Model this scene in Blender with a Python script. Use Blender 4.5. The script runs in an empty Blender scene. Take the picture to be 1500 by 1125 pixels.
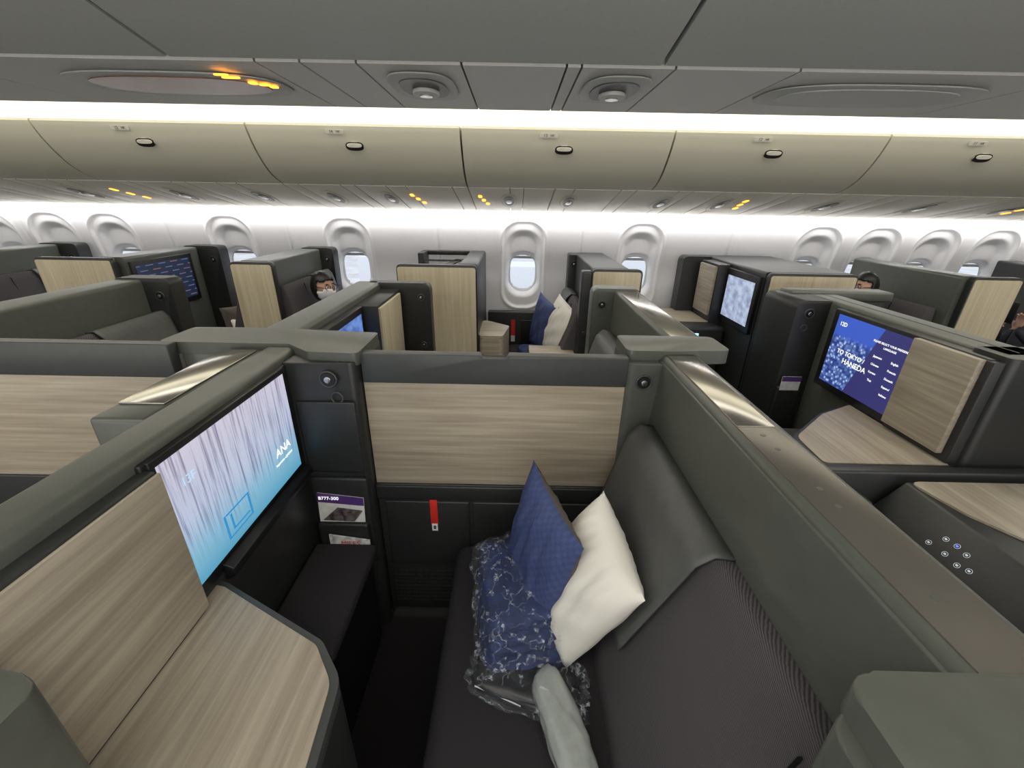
import bpy, bmesh, math, random
from mathutils import Vector, Matrix
random.seed(3)
V=Vector
sc=bpy.context.scene
COL=sc.collection
try:
    sc.view_settings.view_transform='Standard'
    sc.view_settings.look='None'
except Exception: pass

# ---------------------------------------------------------------- materials
def newmat(name):
    m=bpy.data.materials.new(name); m.use_nodes=True
    nt=m.node_tree; b=nt.nodes['Principled BSDF']
    return m,nt,b
def N(nt,t,**k):
    n=nt.nodes.new(t)
    for a,v in k.items(): setattr(n,a,v)
    return n
def coords(nt,scale=(1,1,1),kind='Object',rot=(0,0,0)):
    tc=N(nt,'ShaderNodeTexCoord'); mp=N(nt,'ShaderNodeMapping')
    mp.inputs['Scale'].default_value=scale; mp.inputs['Rotation'].default_value=rot
    nt.links.new(tc.outputs[kind],mp.inputs['Vector']); return mp.outputs['Vector']
def ramp(nt,fac,stops):
    r=N(nt,'ShaderNodeValToRGB'); nt.links.new(fac,r.inputs['Fac'])
    e=r.color_ramp.elements
    while len(e)<len(stops): e.new(0.5)
    for i,(p,c) in enumerate(stops):
        e[i].position=p; e[i].color=(c[0],c[1],c[2],1)
    return r.outputs['Color']
def noise(nt,vec,scale,detail=4,rough=.5):
    n=N(nt,'ShaderNodeTexNoise'); n.inputs['Scale'].default_value=scale
    n.inputs['Detail'].default_value=detail; n.inputs['Roughness'].default_value=rough
    nt.links.new(vec,n.inputs['Vector']); return n.outputs['Fac']
def bump(nt,b,h,strength=.2,dist=.002):
    bp=N(nt,'ShaderNodeBump'); bp.inputs['Strength'].default_value=strength; bp.inputs['Distance'].default_value=dist
    nt.links.new(h,bp.inputs['Height']); nt.links.new(bp.outputs['Normal'],b.inputs['Normal'])
def plain(name,col,rough=.5,metal=0,var=.12,nscale=30,bmp=.0,spec=.5,coat=0):
    m,nt,b=newmat(name)
    v=coords(nt); f=noise(nt,v,nscale)
    c=ramp(nt,f,[(.3,[x*(1-var) for x in col]),(.7,[min(1,x*(1+var)) for x in col])])
    nt.links.new(c,b.inputs['Base Color'])
    b.inputs['Roughness'].default_value=rough; b.inputs['Metallic'].default_value=metal
    b.inputs['Specular IOR Level'].default_value=spec
    b.inputs['Coat Weight'].default_value=coat
    if bmp:
        f2=noise(nt,v,400,2); bump(nt,b,f2,bmp,.001)
    return m
def wood(name,stretch,a=(.27,.225,.165),bcol=(.47,.41,.315)):
    m,nt,b=newmat(name)
    v=coords(nt,stretch)
    f=noise(nt,v,1.0,9,.66); f2=noise(nt,v,.25,3,.5)
    mx=N(nt,'ShaderNodeMath',operation='MULTIPLY_ADD'); mx.inputs[1].default_value=.65
    nt.links.new(f,mx.inputs[0])
    m2=N(nt,'ShaderNodeMath',operation='MULTIPLY'); m2.inputs[1].default_value=.35
    nt.links.new(f2,m2.inputs[0]); nt.links.new(m2.outputs[0],mx.inputs[2])
    c=ramp(nt,mx.outputs[0],[(.33,a),(.5,[(p+q)/2 for p,q in zip(a,bcol)]),(.64,bcol)])
    nt.links.new(c,b.inputs['Base Color']); b.inputs['Roughness'].default_value=.42
    return m
def fabric(name,col,scale=900,rot=.7,strength=.5):
    m,nt,b=newmat(name)
    v=coords(nt,(1,1,1),rot=(0.3,rot,.5))
    w=N(nt,'ShaderNodeTexWave'); w.inputs['Scale'].default_value=scale/10; w.inputs['Distortion'].default_value=1.5
    w.inputs['Detail'].default_value=1
    nt.links.new(v,w.inputs['Vector'])
    c=ramp(nt,w.outputs['Fac'],[(.2,[x*.6 for x in col]),(.8,[x*1.35 for x in col])])
    nt.links.new(c,b.inputs['Base Color']); b.inputs['Roughness'].default_value=.9
    b.inputs['Specular IOR Level'].default_value=.2
    bump(nt,b,w.outputs['Fac'],strength,.001)
    return m
def emis(name,col,st):
    m,nt,b=newmat(name)
    v=coords(nt); f=noise(nt,v,3)
    c=ramp(nt,f,[(.3,[x*.97 for x in col]),(.7,col)])
    nt.links.new(c,b.inputs['Emission Color']); b.inputs['Emission Strength'].default_value=st
    b.inputs['Base Color'].default_value=(*col,1)
    return m
SHELL=plain('shell_olive_grey',(.086,.092,.079),.36,var=.06,bmp=.05)
SHELLD=plain('shell_dark',(.024,.025,.025),.42,var=.08,bmp=.05)
BLACK=plain('black_plastic',(.009,.009,.010),.4)
FRAME=plain('divider_frame',(.052,.056,.054),.4,var=.06)
CHROME=plain('brushed_ledge',(.42,.40,.36),.14,metal=.85,var=.1,nscale=6)
LEDGE=plain('ledge_brown_satin',(.17,.155,.135),.24,metal=.5,var=.08,nscale=6)
WX=wood('wood_grain_x',(2.2,60,60)); WY=wood('wood_grain_y',(60,2.6,60),(.25,.21,.16),(.43,.38,.30)); WZ=wood('wood_grain_z',(45,45,2.2),(.44,.375,.25),(.60,.53,.385))
FAB=fabric('charcoal_twill',(.080,.074,.079),900,.9,.6); FABC=fabric('cushion_fabric',(.032,.030,.032),1400,.2,.3)
CLOTH=plain('headrest_cloth',(.082,.085,.082),.5,var=.08,bmp=.1)
NAVYB=plain('navy_blanket',(.012,.025,.095),.8,var=.35,nscale=24)
WHITEC=plain('white_cotton',(.78,.76,.69),.85,var=.03,nscale=8,bmp=.2)
BROWNC=plain('taupe_cotton',(.105,.088,.075),.9,var=.06,bmp=.2)
BINM=plain('bin_panel',(.60,.575,.46),.5,var=.03,nscale=250,bmp=.06)
PSUM=plain('psu_panel',(.74,.71,.60),.5,var=.03,nscale=200)
CENM=plain('centre_bin_panel',(.40,.41,.385),.5,var=.03,nscale=120,bmp=.05)
CENP=plain('centre_psu_panel',(.52,.515,.48),.5,var=.03,nscale=120)
WALLM=plain('wall_white',(.80,.795,.80),.5,var=.015,nscale=60)
WALLM2=plain('wall_window_surround',(.66,.66,.65),.5,var=.015,nscale=60)
FLOORM=plain('dark_carpet',(.012,.010,.011),.95,var=.4,nscale=300)
CEILM=plain('ceiling_paint',(.5,.5,.48),.6,var=.02)
RED=plain('red_tag',(.65,.03,.02),.5); WHITEP=plain('white_plastic',(.8,.8,.78),.4)
PURP=plain('purple_card',(.10,.04,.20),.4); SIL=plain('silver',(.55,.55,.53),.25,metal=1)
SKIN=plain('skin',(.55,.33,.23),.55,var=.05); HAIR=plain('hair_black',(.010,.009,.008),.45,var=.3,nscale=90)
MASKM=plain('mask_white',(.88,.88,.9),.8,var=.02); DARKCL=plain('dark_clothes',(.02,.022,.03),.9)
GREYBAG=plain('grey_pouch',(.36,.39,.37),.22,var=.10,coat=.8)
LEDW=emis('led_white',(1,.98,.95),7); LEDWARM=emis('led_warm',(1,.95,.78),1.1)
ORANGE=emis('sign_orange',(1,.38,.03),3.2); LCD=emis('lcd_blue',(.35,.75,1),2.0); ICON=emis('icon_white',(.6,.65,.7),.45); ICONB=emis('icon_blue',(.1,.2,1),1.3)
TXTW=emis('text_white',(1,1,1),1.0); TXTD=plain('text_dark',(.06,.06,.06),.5)
def quilt():
    m,nt,b=newmat('navy_quilt'); v=coords(nt,(1,1,1),'UV')
    ch=N(nt,'ShaderNodeTexChecker'); ch.inputs['Scale'].default_value=28
    nt.links.new(v,ch.inputs['Vector'])
    ch.inputs['Color1'].default_value=(.042,.062,.165,1); ch.inputs['Color2'].default_value=(.052,.076,.20,1)
    nt.links.new(ch.outputs['Color'],b.inputs['Base Color']); b.inputs['Roughness'].default_value=.75
    bump(nt,b,ch.outputs['Fac'],.6,.003); return m
QUILT=quilt()
def wrap():
    m,nt,b=newmat('plastic_wrap'); v=coords(nt)
    f=noise(nt,v,13,3,.5); f3=noise(nt,v,40,3,.6)
    b.inputs['Base Color'].default_value=(.72,.78,.88,1); b.inputs['Roughness'].default_value=.05
    b.inputs['Specular IOR Level'].default_value=1
    a=ramp(nt,f,[(.485,(.03,)*3),(.497,(.05,)*3),(.505,(.34,)*3),(.515,(.03,)*3)])  # pale alpha streaks paint in the plastic's specular highlights
    a2=ramp(nt,f3,[(.60,(0,)*3),(.66,(.30,)*3)])
    mx=N(nt,'ShaderNodeMix',data_type='RGBA',blend_type='ADD'); mx.inputs[0].default_value=1
    nt.links.new(a,mx.inputs[6]); nt.links.new(a2,mx.inputs[7])
    nt.links.new(mx.outputs[2],b.inputs['Alpha']); bump(nt,b,f3,1,.02); return m
WRAP=wrap()
def screen_forest():
    m,nt,b=newmat('screen_forest'); tc=N(nt,'ShaderNodeTexCoord')
    sx=N(nt,'ShaderNodeSeparateXYZ'); nt.links.new(tc.outputs['UV'],sx.inputs[0])
    g=ramp(nt,sx.outputs['Y'],[(0,(.09,.33,.49)),(.25,(.24,.47,.63)),(.5,(.46,.53,.68)),(1,(.58,.55,.65))])
    mp=N(nt,'ShaderNodeMapping'); mp.inputs['Scale'].default_value=(60,1.3,1); mp.inputs['Rotation'].default_value=(0,0,.02)
    nt.links.new(tc.outputs['UV'],mp.inputs['Vector'])
    n=noise(nt,mp.outputs['Vector'],1,5,.6)
    t=ramp(nt,n,[(.36,(.34,.32,.40)),(.45,(.70,.69,.76)),(.52,(1,1,1)),(.66,(1.0,1.0,1.0))])
    mx=N(nt,'ShaderNodeMix',data_type='RGBA',blend_type='MULTIPLY')
    fac=ramp(nt,sx.outputs['Y'],[(.12,(0,0,0)),(.42,(.85,)*3)])
    nt.links.new(fac,mx.inputs[0]); nt.links.new(g,mx.inputs[6]); nt.links.new(t,mx.inputs[7])
    nt.links.new(mx.outputs[2],b.inputs['Emission Color']); b.inputs['Emission Strength'].default_value=1.05
    b.inputs['Base Color'].default_value=(.01,.01,.01,1); b.inputs['Roughness'].default_value=.15; return m
def screen_city():
    m,nt,b=newmat('screen_city'); tc=N(nt,'ShaderNodeTexCoord')
    sx=N(nt,'ShaderNodeSeparateXYZ'); nt.links.new(tc.outputs['UV'],sx.inputs[0])
    mp=N(nt,'ShaderNodeMapping'); mp.inputs['Scale'].default_value=(26,20,1); nt.links.new(tc.outputs['UV'],mp.inputs['Vector'])
    vo=N(nt,'ShaderNodeTexVoronoi',distance='CHEBYCHEV'); vo.inputs['Scale'].default_value=1; nt.links.new(mp.outputs['Vector'],vo.inputs['Vector'])
    c=ramp(nt,vo.outputs['Distance'],[(.1,(.5,.6,.8)),(.3,(.10,.18,.45)),(.6,(.02,.04,.2))])
    sky=N(nt,'ShaderNodeMix',data_type='RGBA')
    f=ramp(nt,sx.outputs['Y'],[(.66,(0,)*3),(.74,(1,)*3)])
    nt.links.new(f,sky.inputs[0]); nt.links.new(c,sky.inputs[6]); sky.inputs[7].default_value=(.04,.10,.5,1)
    ad=N(nt,'ShaderNodeMath',operation='MULTIPLY_ADD'); ad.inputs[1].default_value=-.25
    nt.links.new(sx.outputs['Y'],ad.inputs[0]); nt.links.new(sx.outputs['X'],ad.inputs[2])
    f2=ramp(nt,ad.outputs[0],[(.36,(0,)*3),(.37,(1,)*3)])
    mx=N(nt,'ShaderNodeMix',data_type='RGBA'); nt.links.new(f2,mx.inputs[0]); nt.links.new(sky.outputs[2],mx.inputs[6]); mx.inputs[7].default_value=(.03,.03,.14,1)
    nt.links.new(mx.outputs[2],b.inputs['Emission Color']); b.inputs['Emission Strength'].default_value=1.1
    b.inputs['Base Color'].default_value=(.01,.01,.01,1); return m
def screen_menu():
    m,nt,b=newmat('screen_menu'); tc=N(nt,'ShaderNodeTexCoord')
    br=N(nt,'ShaderNodeTexBrick'); br.inputs['Scale'].default_value=2.2; br.inputs['Mortar Size'].default_value=.11
    br.inputs['Color1'].default_value=(.05,.16,.4,1); br.inputs['Color2'].default_value=(.3,.10,.06,1); br.inputs['Mortar'].default_value=(.006,.015,.04,1)
    nt.links.new(tc.outputs['UV'],br.inputs['Vector'])
    nt.links.new(br.outputs['Color'],b.inputs['Emission Color']); b.inputs['Emission Strength'].default_value=1
    b.inputs['Base Color'].default_value=(.01,.01,.01,1); return m
def screen_blue(name='screen_blue',c0=(.04,.08,.35),c1=(.15,.28,.65)):
    m,nt,b=newmat(name); v=coords(nt,(3,3,3),'UV'); f=noise(nt,v,2,5)
    c=ramp(nt,f,[(.35,c0),(.65,c1)])
    nt.links.new(c,b.inputs['Emission Color']); b.inputs['Emission Strength'].default_value=1.0
    b.inputs['Base Color'].default_value=(.01,.01,.01,1); return m
S_F=screen_forest(); S_C=screen_city(); S_M=screen_menu(); S_B=screen_blue()

# ---------------------------------------------------------------- helpers
def G(name,loc=(0,0,0)):
    e=bpy.data.objects.new(name,None); e.empty_display_size=.1; COL.objects.link(e); return e
def fin(name,bm,mats,parent=None,smooth=True,ang=35):
    bmesh.ops.recalc_face_normals(bm,faces=bm.faces)
    me=bpy.data.meshes.new(name); bm.to_mesh(me); bm.free()
    if not isinstance(mats,(list,tuple)): mats=[mats]
    for m in mats: me.materials.append(m)
    if smooth:
        for p in me.polygons: p.use_smooth=True
        me.set_sharp_from_angle(angle=math.radians(ang))
    o=bpy.data.objects.new(name,me); COL.objects.link(o)
    if parent: o.parent=parent
    return o
def prism(name,pts,ext,mat,parent=None,bev=0,seg=3):
    bm=bmesh.new(); ext=V(ext)
    a=[bm.verts.new(V(p)) for p in pts]; b=[bm.verts.new(V(p)+ext) for p in pts]
    n=len(pts); bm.faces.new(a[::-1]); bm.faces.new(b)
    for i in range(n): bm.faces.new((a[i],a[(i+1)%n],b[(i+1)%n],b[i]))
    if bev: bmesh.ops.bevel(bm,geom=list(bm.edges),offset=bev,segments=seg,affect='EDGES',profile=.5,clamp_overlap=True)
    return fin(name,bm,mat,parent)
def box(name,x0,x1,y0,y1,z0,z1,mat,parent=None,bev=.004,seg=3):
    return prism(name,[(x0,y0,z0),(x1,y0,z0),(x1,y1,z0),(x0,y1,z0)],(0,0,z1-z0),mat,parent,bev,seg)
def rpoly(pts,rad,n=6):
    out=[];m=len(pts)
    for i in range(m):
        p=V((*pts[i],0)); a=V((*pts[i-1],0))-p; b=V((*pts[(i+1)%m],0))-p
        r=rad[i] if isinstance(rad,(list,tuple)) else rad
        if r<=0: out.append((p.x,p.y)); continue
        ang=a.angle(b); d=min(r/math.tan(ang/2),a.length*.49,b.length*.49)
        p0=p+a.normalized()*d; p1=p+b.normalized()*d
        for k in range(n+1):
            t=k/n; q=p0*(1-t)**2+p*2*t*(1-t)+p1*t*t; out.append((q.x,q.y))
    return out
def obj_disc(name,c,nrm,up,a,b,th,mat,parent=None,power=2,seg=28,bev=0):
    nrm=V(nrm).normalized(); up=V(up); r=up.cross(nrm).normalized(); up=nrm.cross(r)
    pts=[]
    for i in range(seg):
        t=2*math.pi*i/seg; cx,cy=math.cos(t),math.sin(t)
        x=a*math.copysign(abs(cx)**(2/power),cx); y=b*math.copysign(abs(cy)**(2/power),cy)
        pts.append(V(c)+r*x+up*y)
    return prism(name,pts,nrm*th,mat,parent,bev,2)
def ringo(name,c,nrm,R,r,mat,parent=None,sy=1):
    bm=bmesh.new(); n=28;k=8; nrm=V(nrm).normalized(); up=V((0,0,1)) if abs(nrm.z)<.9 else V((0,1,0))
    ri=up.cross(nrm).normalized(); up=nrm.cross(ri); vs=[]
    for i in range(n):
        t=2*math.pi*i/n; d=ri*math.cos(t)+up*math.sin(t)*sy; row=[]
        for j in range(k):
            s=2*math.pi*j/k; row.append(bm.verts.new(V(c)+d*(R+r*math.cos(s))+nrm*r*math.sin(s)))
        vs.append(row)
    for i in range(n):
        for j in range(k): bm.faces.new((vs[i][j],vs[(i+1)%n][j],vs[(i+1)%n][(j+1)%k],vs[i][(j+1)%k]))
    return fin(name,bm,mat,parent)
def text(name,s,c,right,up,size,mat,parent=None,align='CENTER'):
    cu=bpy.data.curves.new(name,'FONT'); cu.body=s; cu.size=size; cu.align_x=align; cu.align_y='CENTER'; cu.extrude=.0003
    cu.materials.append(mat); o=bpy.data.objects.new(name,cu); COL.objects.link(o)
    r=V(right).normalized(); u=V(up).normalized(); n=r.cross(u)
    M=Matrix((r,u,n)).transposed().to_4x4(); M.translation=V(c); o.matrix_world=M
    if parent: o.parent=parent
    return o
def quad(name,pts,mat,parent=None):
    me=bpy.data.meshes.new(name); me.from_pydata([tuple(p) for p in pts],[],[(0,1,2,3)]); uv=me.uv_layers.new()
    for i,c in enumerate([(0,0),(1,0),(1,1),(0,1)]): uv.data[i].uv=c
    me.materials.append(mat); o=bpy.data.objects.new(name,me); COL.objects.link(o)
    if parent: o.parent=parent
    return o
def speaker(p,c,nrm,R=.024):
    ringo('speaker_ring',c,nrm,R,.0035,FRAME,p); obj_disc('speaker_dish',c,nrm,(0,0,1),R*.85,R*.85,.003,BLACK,p)
    obj_disc('speaker_cone',V(c)+V(nrm).normalized()*.003,nrm,(0,0,1),R*.42,R*.42,.006,SIL,p,bev=.002)
def pillow(name,c,u,v,hw,hh,th,mats,parent=None,pw=2.4,wr=1.0,pinch=.09):
    """u,v axes; mats[0] on +normal side, mats[1] other"""
    u=V(u).normalized(); n=u.cross(V(v)).normalized(); v=n.cross(u)
    bm=bmesh.new(); uvl=bm.loops.layers.uv.new(); R=30; g={}
    for s in (1,-1):
        for i in range(R+1):
            for j in range(R+1):
                a=-1+2*i/R; b=-1+2*j/R
                e=(1-abs(a)**pw)*(1-abs(b)**pw)
                edge=(i in(0,R) or j in(0,R))
                if s==-1 and edge: g[(s,i,j)]=g[(1,i,j)]; continue
                pin=1-pinch*(1-abs(b)**2)*abs(a)**3; pin2=1-pinch*(1-abs(a)**2)*abs(b)**3
                w=wr*(.007*math.sin(9*a+3*b)*math.sin(7*b-2*a)+.003*math.sin(23*a+9*b*a))*e**.5
                p=V(c)+u*(a*hw*pin)+v*(b*hh*pin2)+n*s*(th*.5*max(e,0)**.55+w*s)
                g[(s,i,j)]=bm.verts.new(p)
    for s in (1,-1):
        for i in range(R):
            for j in range(R):
                q=[g[(s,i,j)],g[(s,i+1,j)],g[(s,i+1,j+1)],g[(s,i,j+1)]]
                f=bm.faces.new(q if s==1 else q[::-1]); f.material_index=0 if s==1 else 1
                idx=[(i,j),(i+1,j),(i+1,j+1),(i,j+1)]
                if s==-1: idx=idx[::-1]
                for l,(ii,jj) in zip(f.loops,idx): l[uvl].uv=(ii/R,jj/R)
    return fin(name,bm,mats,parent,ang=80)

ZT=1.31
XL,XR=-5.6,6.2
# ---------------------------------------------------------------- room shell
box('floor',XL,XR,-1.6,4.3,-.1,0,FLOORM,bev=0)
box('wall_left',XL-.1,XL,-1.6,4.5,0,2.7,CEILM,bev=0)
box('wall_right',XR,XR+.1,-1.6,4.5,0,2.7,CEILM,bev=0)
box('wall_near',XL,XR,-1.7,-1.6,0,2.7,WALLM,bev=0)
box('ceiling',XL,XR,-1.6,4.5,2.62,2.7,CEILM,bev=0)
def sdrr(x,z,hx,hz,r):
    qx=abs(x)-hx+r; qz=abs(z)-hz+r
    return math.hypot(max(qx,0),max(qz,0))+min(max(qx,qz),0)-r
def sst(a,b,x):
    t=max(0,min(1,(x-a)/(b-a))); return t*t*(3-2*t)
WK=[-9,-8,-7,-5,-3,0,2,5,6,7,8,10]; PIT=.5525; WX0=.085
SEAMS=[WX0+PIT*k for k in (-6.05,-4,-1.45,1.0,3.5,-8.48,9)]
def wallgrid():
    x0,x1,z0,z1=XL,XR,.62,1.76; st=.0112
    nx=int((x1-x0)/st)+1; nz=int((z1-z0)/st); vs=[];fs=[];ins={}
    for i in range(nx+1):
        x=min(x0+i*st,x1)
        kk=min(WK,key=lambda k:abs(x-(WX0+PIT*k))); lx=x-(WX0+PIT*kk)
        sm=min(abs(x-s) for s in SEAMS)
        for j in range(nz+1):
            z=z0+j*st
            y=4.25-.10*sst(1.1,1.75,z)
            dep=0;d3=1
            if abs(lx)<.3:
                d1=sdrr(lx,z-1.225,.205,.41,.17); d2=sdrr(lx,z-1.24,.165,.31,.15); d3=sdrr(lx,z-1.155,.135,.175,.12)
                dep=-.012*math.exp(-(d1/.012)**2)+.02*sst(.01,-.02,d1)+.05*sst(.015,-.05,d2)+.045*sst(.03,-.005,d3)
            if sm<.012: dep+=.008
            vs.append((x,y+dep,z)); ins[(i,j)]=d3
    w=nz+1
    for i in range(nx):
        for j in range(nz):
            if max(ins[(i,j)],ins[(i+1,j)],ins[(i+1,j+1)],ins[(i,j+1)])<0: continue
            fs.append((i*w+j,(i+1)*w+j,(i+1)*w+j+1,i*w+j+1))
    me=bpy.data.meshes.new('wall_window_side'); me.from_pydata(vs,[],fs)
    for p in me.polygons: p.use_smooth=True
    me.materials.append(WALLM); o=bpy.data.objects.new('wall_window_side',me); COL.objects.link(o)
wallgrid()
box('wall_lower_side',XL,XR,4.22,4.3,0,.63,SHELLD,bev=0)
outm=plain('tarmac_concrete',(.62,.62,.62),.9,var=.15,nscale=.6)
box('tarmac_ground',-60,60,7,120,-4.2,-4,outm,bev=0)
tb=G('airport_terminal_building')
term=plain('terminal_facade',(.62,.64,.68),.5,var=.1,nscale=2); gl=plain('terminal_glass',(.16,.22,.32),.2,var=.3,nscale=3)
box('building_body',-60,60,60,75,-4,1.2,term,tb,bev=0)
for i in range(24): box('glass_bay',-58+i*5,-54.6+i*5,59.8,60,-3,.4,gl,tb,bev=0)
for px,py,s in ((-1.5,22,1),(4.5,26,1.2),(-9,25,1.2),(12,24,1)):
    g=G('airport_service_truck'); box('truck_box',px,px+3*s,py,py+2,-3.6,-1.2,plain('truck_white',(.75,.76,.78),.4),g,.05); box('truck_cab',px+3*s,px+4.1*s,py,py+2,-3.6,-2.1,term,g,.2)
    box('truck_window',px+3.2*s,px+4.0*s,py-.02,py,-2.9,-2.3,gl,g,0)
    for q in (.6,3.4): obj_disc('wheel',(px+q*s,py-.05,-3.6),(0,-1,0),(0,0,1),.4,.4,.2,BLACK,g)
for k in WK:
    xc=WX0+PIT*k
    w=G('window_%d'%(WK.index(k)+1))
    pts=[]
    for i in range(40):
        t=2*math.pi*i/40; cx,cz=math.cos(t),math.sin(t)
        pts.append((xc+.142*math.copysign(abs(cx)**.62,cx),1.155+.182*math.copysign(abs(cz)**.62,cz)))
    bm=bmesh.new()
    ro=[bm.verts.new((x,4.335,z)) for x,z in pts]
    ri=[bm.verts.new((xc+(x-xc)*.88,4.352,1.155+(z-1.155)*.9)) for x,z in pts]
    for i in range(40): bm.faces.new((ro[i],ro[(i+1)%40],ri[(i+1)%40],ri[i]))
    fin('inner_frame',bm,WALLM2,w)
    box('shade_lip',xc-.10,xc+.10,4.345,4.352,1.285,1.31,WALLM2,w,.002)

# cove LED + PSU strip under outboard bins
t=G('trim_window_cove_light'); box('led_strip',XL,XR,4.09,4.13,1.700,1.712,LEDW,t,bev=0)
psu=G('passenger_service_panel')
x=XL+.02; i=0
PW=[.33,.11,.30,.10,.22,.14]
while x<XR-.05:
    w=min(PW[i%6],XR-.01-x); prism('panel',[(x+.003,3.30,1.885),(x+w-.003,3.30,1.885),(x+w-.003,4.09,1.715),(x+.003,4.09,1.715)],(0,.006,.028),PSUM,psu,.004,2)
    x+=w;i+=1
prism('backing',[(XL,3.31,1.925),(XR,3.31,1.925),(XR,4.5,1.69),(XL,4.5,1.69)],(0,.01,.06),BLACK,psu)
pn=V((0,-.17,-.79)).normalized()
def pp(px,t): return (px,3.30+.79*t,1.885-.17*t-.001)
for px in (-2.62,-2.0,-1.42,-.98,-.05,.42,1.15,1.62,2.45,3.2,-3.4,3.9):
    c=pp(px,.45); obj_disc('lamp_recess',c,pn,(0,1,0),.065,.22,.004,BINM,psu,bev=.001); obj_disc('lamp_well',V(c)+pn*.004,pn,(0,1,0),.042,.15,.003,FRAME,psu)
    obj_disc('lamp_lens',V(c)+pn*.007,pn,(0,1,0),.022,.06,.006,SIL,psu,bev=.002)
for px in (-3.05,-.77,-.25,1.78,4.0):
    for q,dx in ((.3,-.02),(.45,.0),(.6,.025)):
        obj_disc('belt_sign',pp(px+dx,q),pn,(0,1,0),.014,.034,.003,ORANGE,psu,power=4)
# outboard bins
def smooth_prof(P,n=5):
    out=[]
    for i in range(len(P)-1):
        p0=V((*P[max(i-1,0)],0));p1=V((*P[i],0));p2=V((*P[i+1],0));p3=V((*P[min(i+2,len(P)-1)],0))
        for k in range(n):
            t=k/n; q=.5*((2*p1)+(p2-p0)*t+(2*p0-5*p1+4*p2-p3)*t*t+(3*p1-p0-3*p2+p3)*t**3); out.append((q.x,q.y))
    out.append(P[-1]); return out
prof=smooth_prof([(3.30,1.89),(3.215,1.912),(3.13,1.955),(3.06,2.015),(2.995,2.095),(2.955,2.165),(2.94,2.20)])+[(2.95,2.215),(3.8,2.215),(3.8,2.0),(3.4,1.94)]
LAB={0:13,1:12,-1:14,-2:15,2:11,-3:16,3:10,-4:17,4:9}
for k in range(-4,5):
    xa=-.34+1.297*k; b=G('overhead_bin')
    prism('bin_door',[(xa+.006,y,z) for y,z in prof],(1.285,0,0),BINM,b)
    xc=xa+.635; c=V((xc,2.988,2.10))
    tn=V((0,-.05,.09)).normalized(); nn=V((1,0,0)).cross(tn); nn=-nn if nn.y>0 else nn
    obj_disc('latch_cup',c+nn*.001,nn,tn,.056,.026,.005,BLACK,b,power=2.6); obj_disc('latch_flap',c+nn*.006+tn*.007,nn,tn,.046,.012,.004,PSUM,b,power=3,bev=.001)
    ringo('latch_rim',c+nn*.003,nn,.055,.003,BINM,b,.47)
    c2=V((xc-.10,2.944,2.172))
    obj_disc('row_label',c2,nn,tn,.055,.012,.002,PSUM,b,power=8); text('row_number',str(LAB[k]),c2+nn*.004+V((-.02,0,0)),(1,0,0),tn,.024,TXTD,b); text('seat_letters','HK',c2+nn*.004+V((.022,0,0)),(1,0,0),tn,.018,TXTD,b)
cv=G('trim_bin_cove_light'); prism('cove_panel',[(XL,3.02,2.217),(XR,3.02,2.217),(XR,2.97,2.62),(XL,2.97,2.62)],(0,.02,0),LEDWARM,cv)
# centre bins
cprof=smooth_prof([(.55,2.6),(.62,2.45),(.75,2.34),(.93,2.245),(1.12,2.185),(1.355,2.135)])+[(1.36,2.16),(1.36,2.6)]
for k in range(-5,5):
    xa=max(.38+1.3*k+.006,XL+.005); xb=min(.38+1.3*k+1.294,XR-.005); b=G('centre_overhead_bin'); prism('bin_door',[(xa,y,z) for y,z in cprof],(xb-xa,0,0),CENM,b)
cp=G('centre_service_panel')
box('panel_backing',XL,XR,1.37,1.9,2.19,2.6,BLACK,cp,bev=0)
edges=[-5.5,-3.8,-2.7,-1.62,-.70,-.58,-.43,-.15,.13,.17,.42,.75,1.5,2.2,3.4,5,6.1]
for a,bb in zip(edges,edges[1:]):
    prism('service_panel',[(a+.003,y,z) for y,z in smooth_prof([(1.365,2.130),(1.75,2.126),(1.915,2.126),(1.97,2.138),(1.99,2.17)],3)+[(1.99,2.22),(1.365,2.22)]],(bb-a-.006,0,0),CENP,cp)
for px,w in ((-.29,.10),(.30,.10)):
    c=V((px,1.58,2.125)); obj_disc('lamp_bezel',c,(0,0,-1),(0,1,0),w,.17,.004,CENM,cp,power=3,bev=.001); obj_disc('lamp_well',c+V((0,0,-.004)),(0,0,-1),(0,1,0),w*.72,.12,.003,FRAME,cp,power=2.5)
    obj_disc('lamp_body',c+V((.0,.02,-.007)),(0,0,-1),(0,1,0),.042,.055,.012,CENP,cp,bev=.004); obj_disc('lamp_lens',c+V((0,.02,-.019)),(0,0,-1),(0,1,0),.02,.02,.004,SIL,cp)
SLR=plain('sign_lens_red',(.20,.085,.045),.3)
for px in (-1.06,1.1):
    c=V((px,1.6,2.125)); obj_disc('sign_bezel',c,(0,0,-1),(0,1,0),.33,.15,.004,CENM,cp,power=3,bev=.001); obj_disc('sign_lens',c+V((0,0,-.004)),(0,0,-1),(0,1,0),.27,.11,.003,CENM if px>0 else SLR,cp,power=2.6)
for px,py,a,b2 in ((-.84,1.44,.020,.007),(-.83,1.47,.026,.008),(-.80,1.53,.012,.014),(-.775,1.55,.016,.010),(-.76,1.575,.012,.012)):
    obj_disc('seat_belt_sign',(px,py,2.1175),(0,0,-1),(0,1,0),a,b2,.003,ORANGE,cp,power=3)

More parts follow.
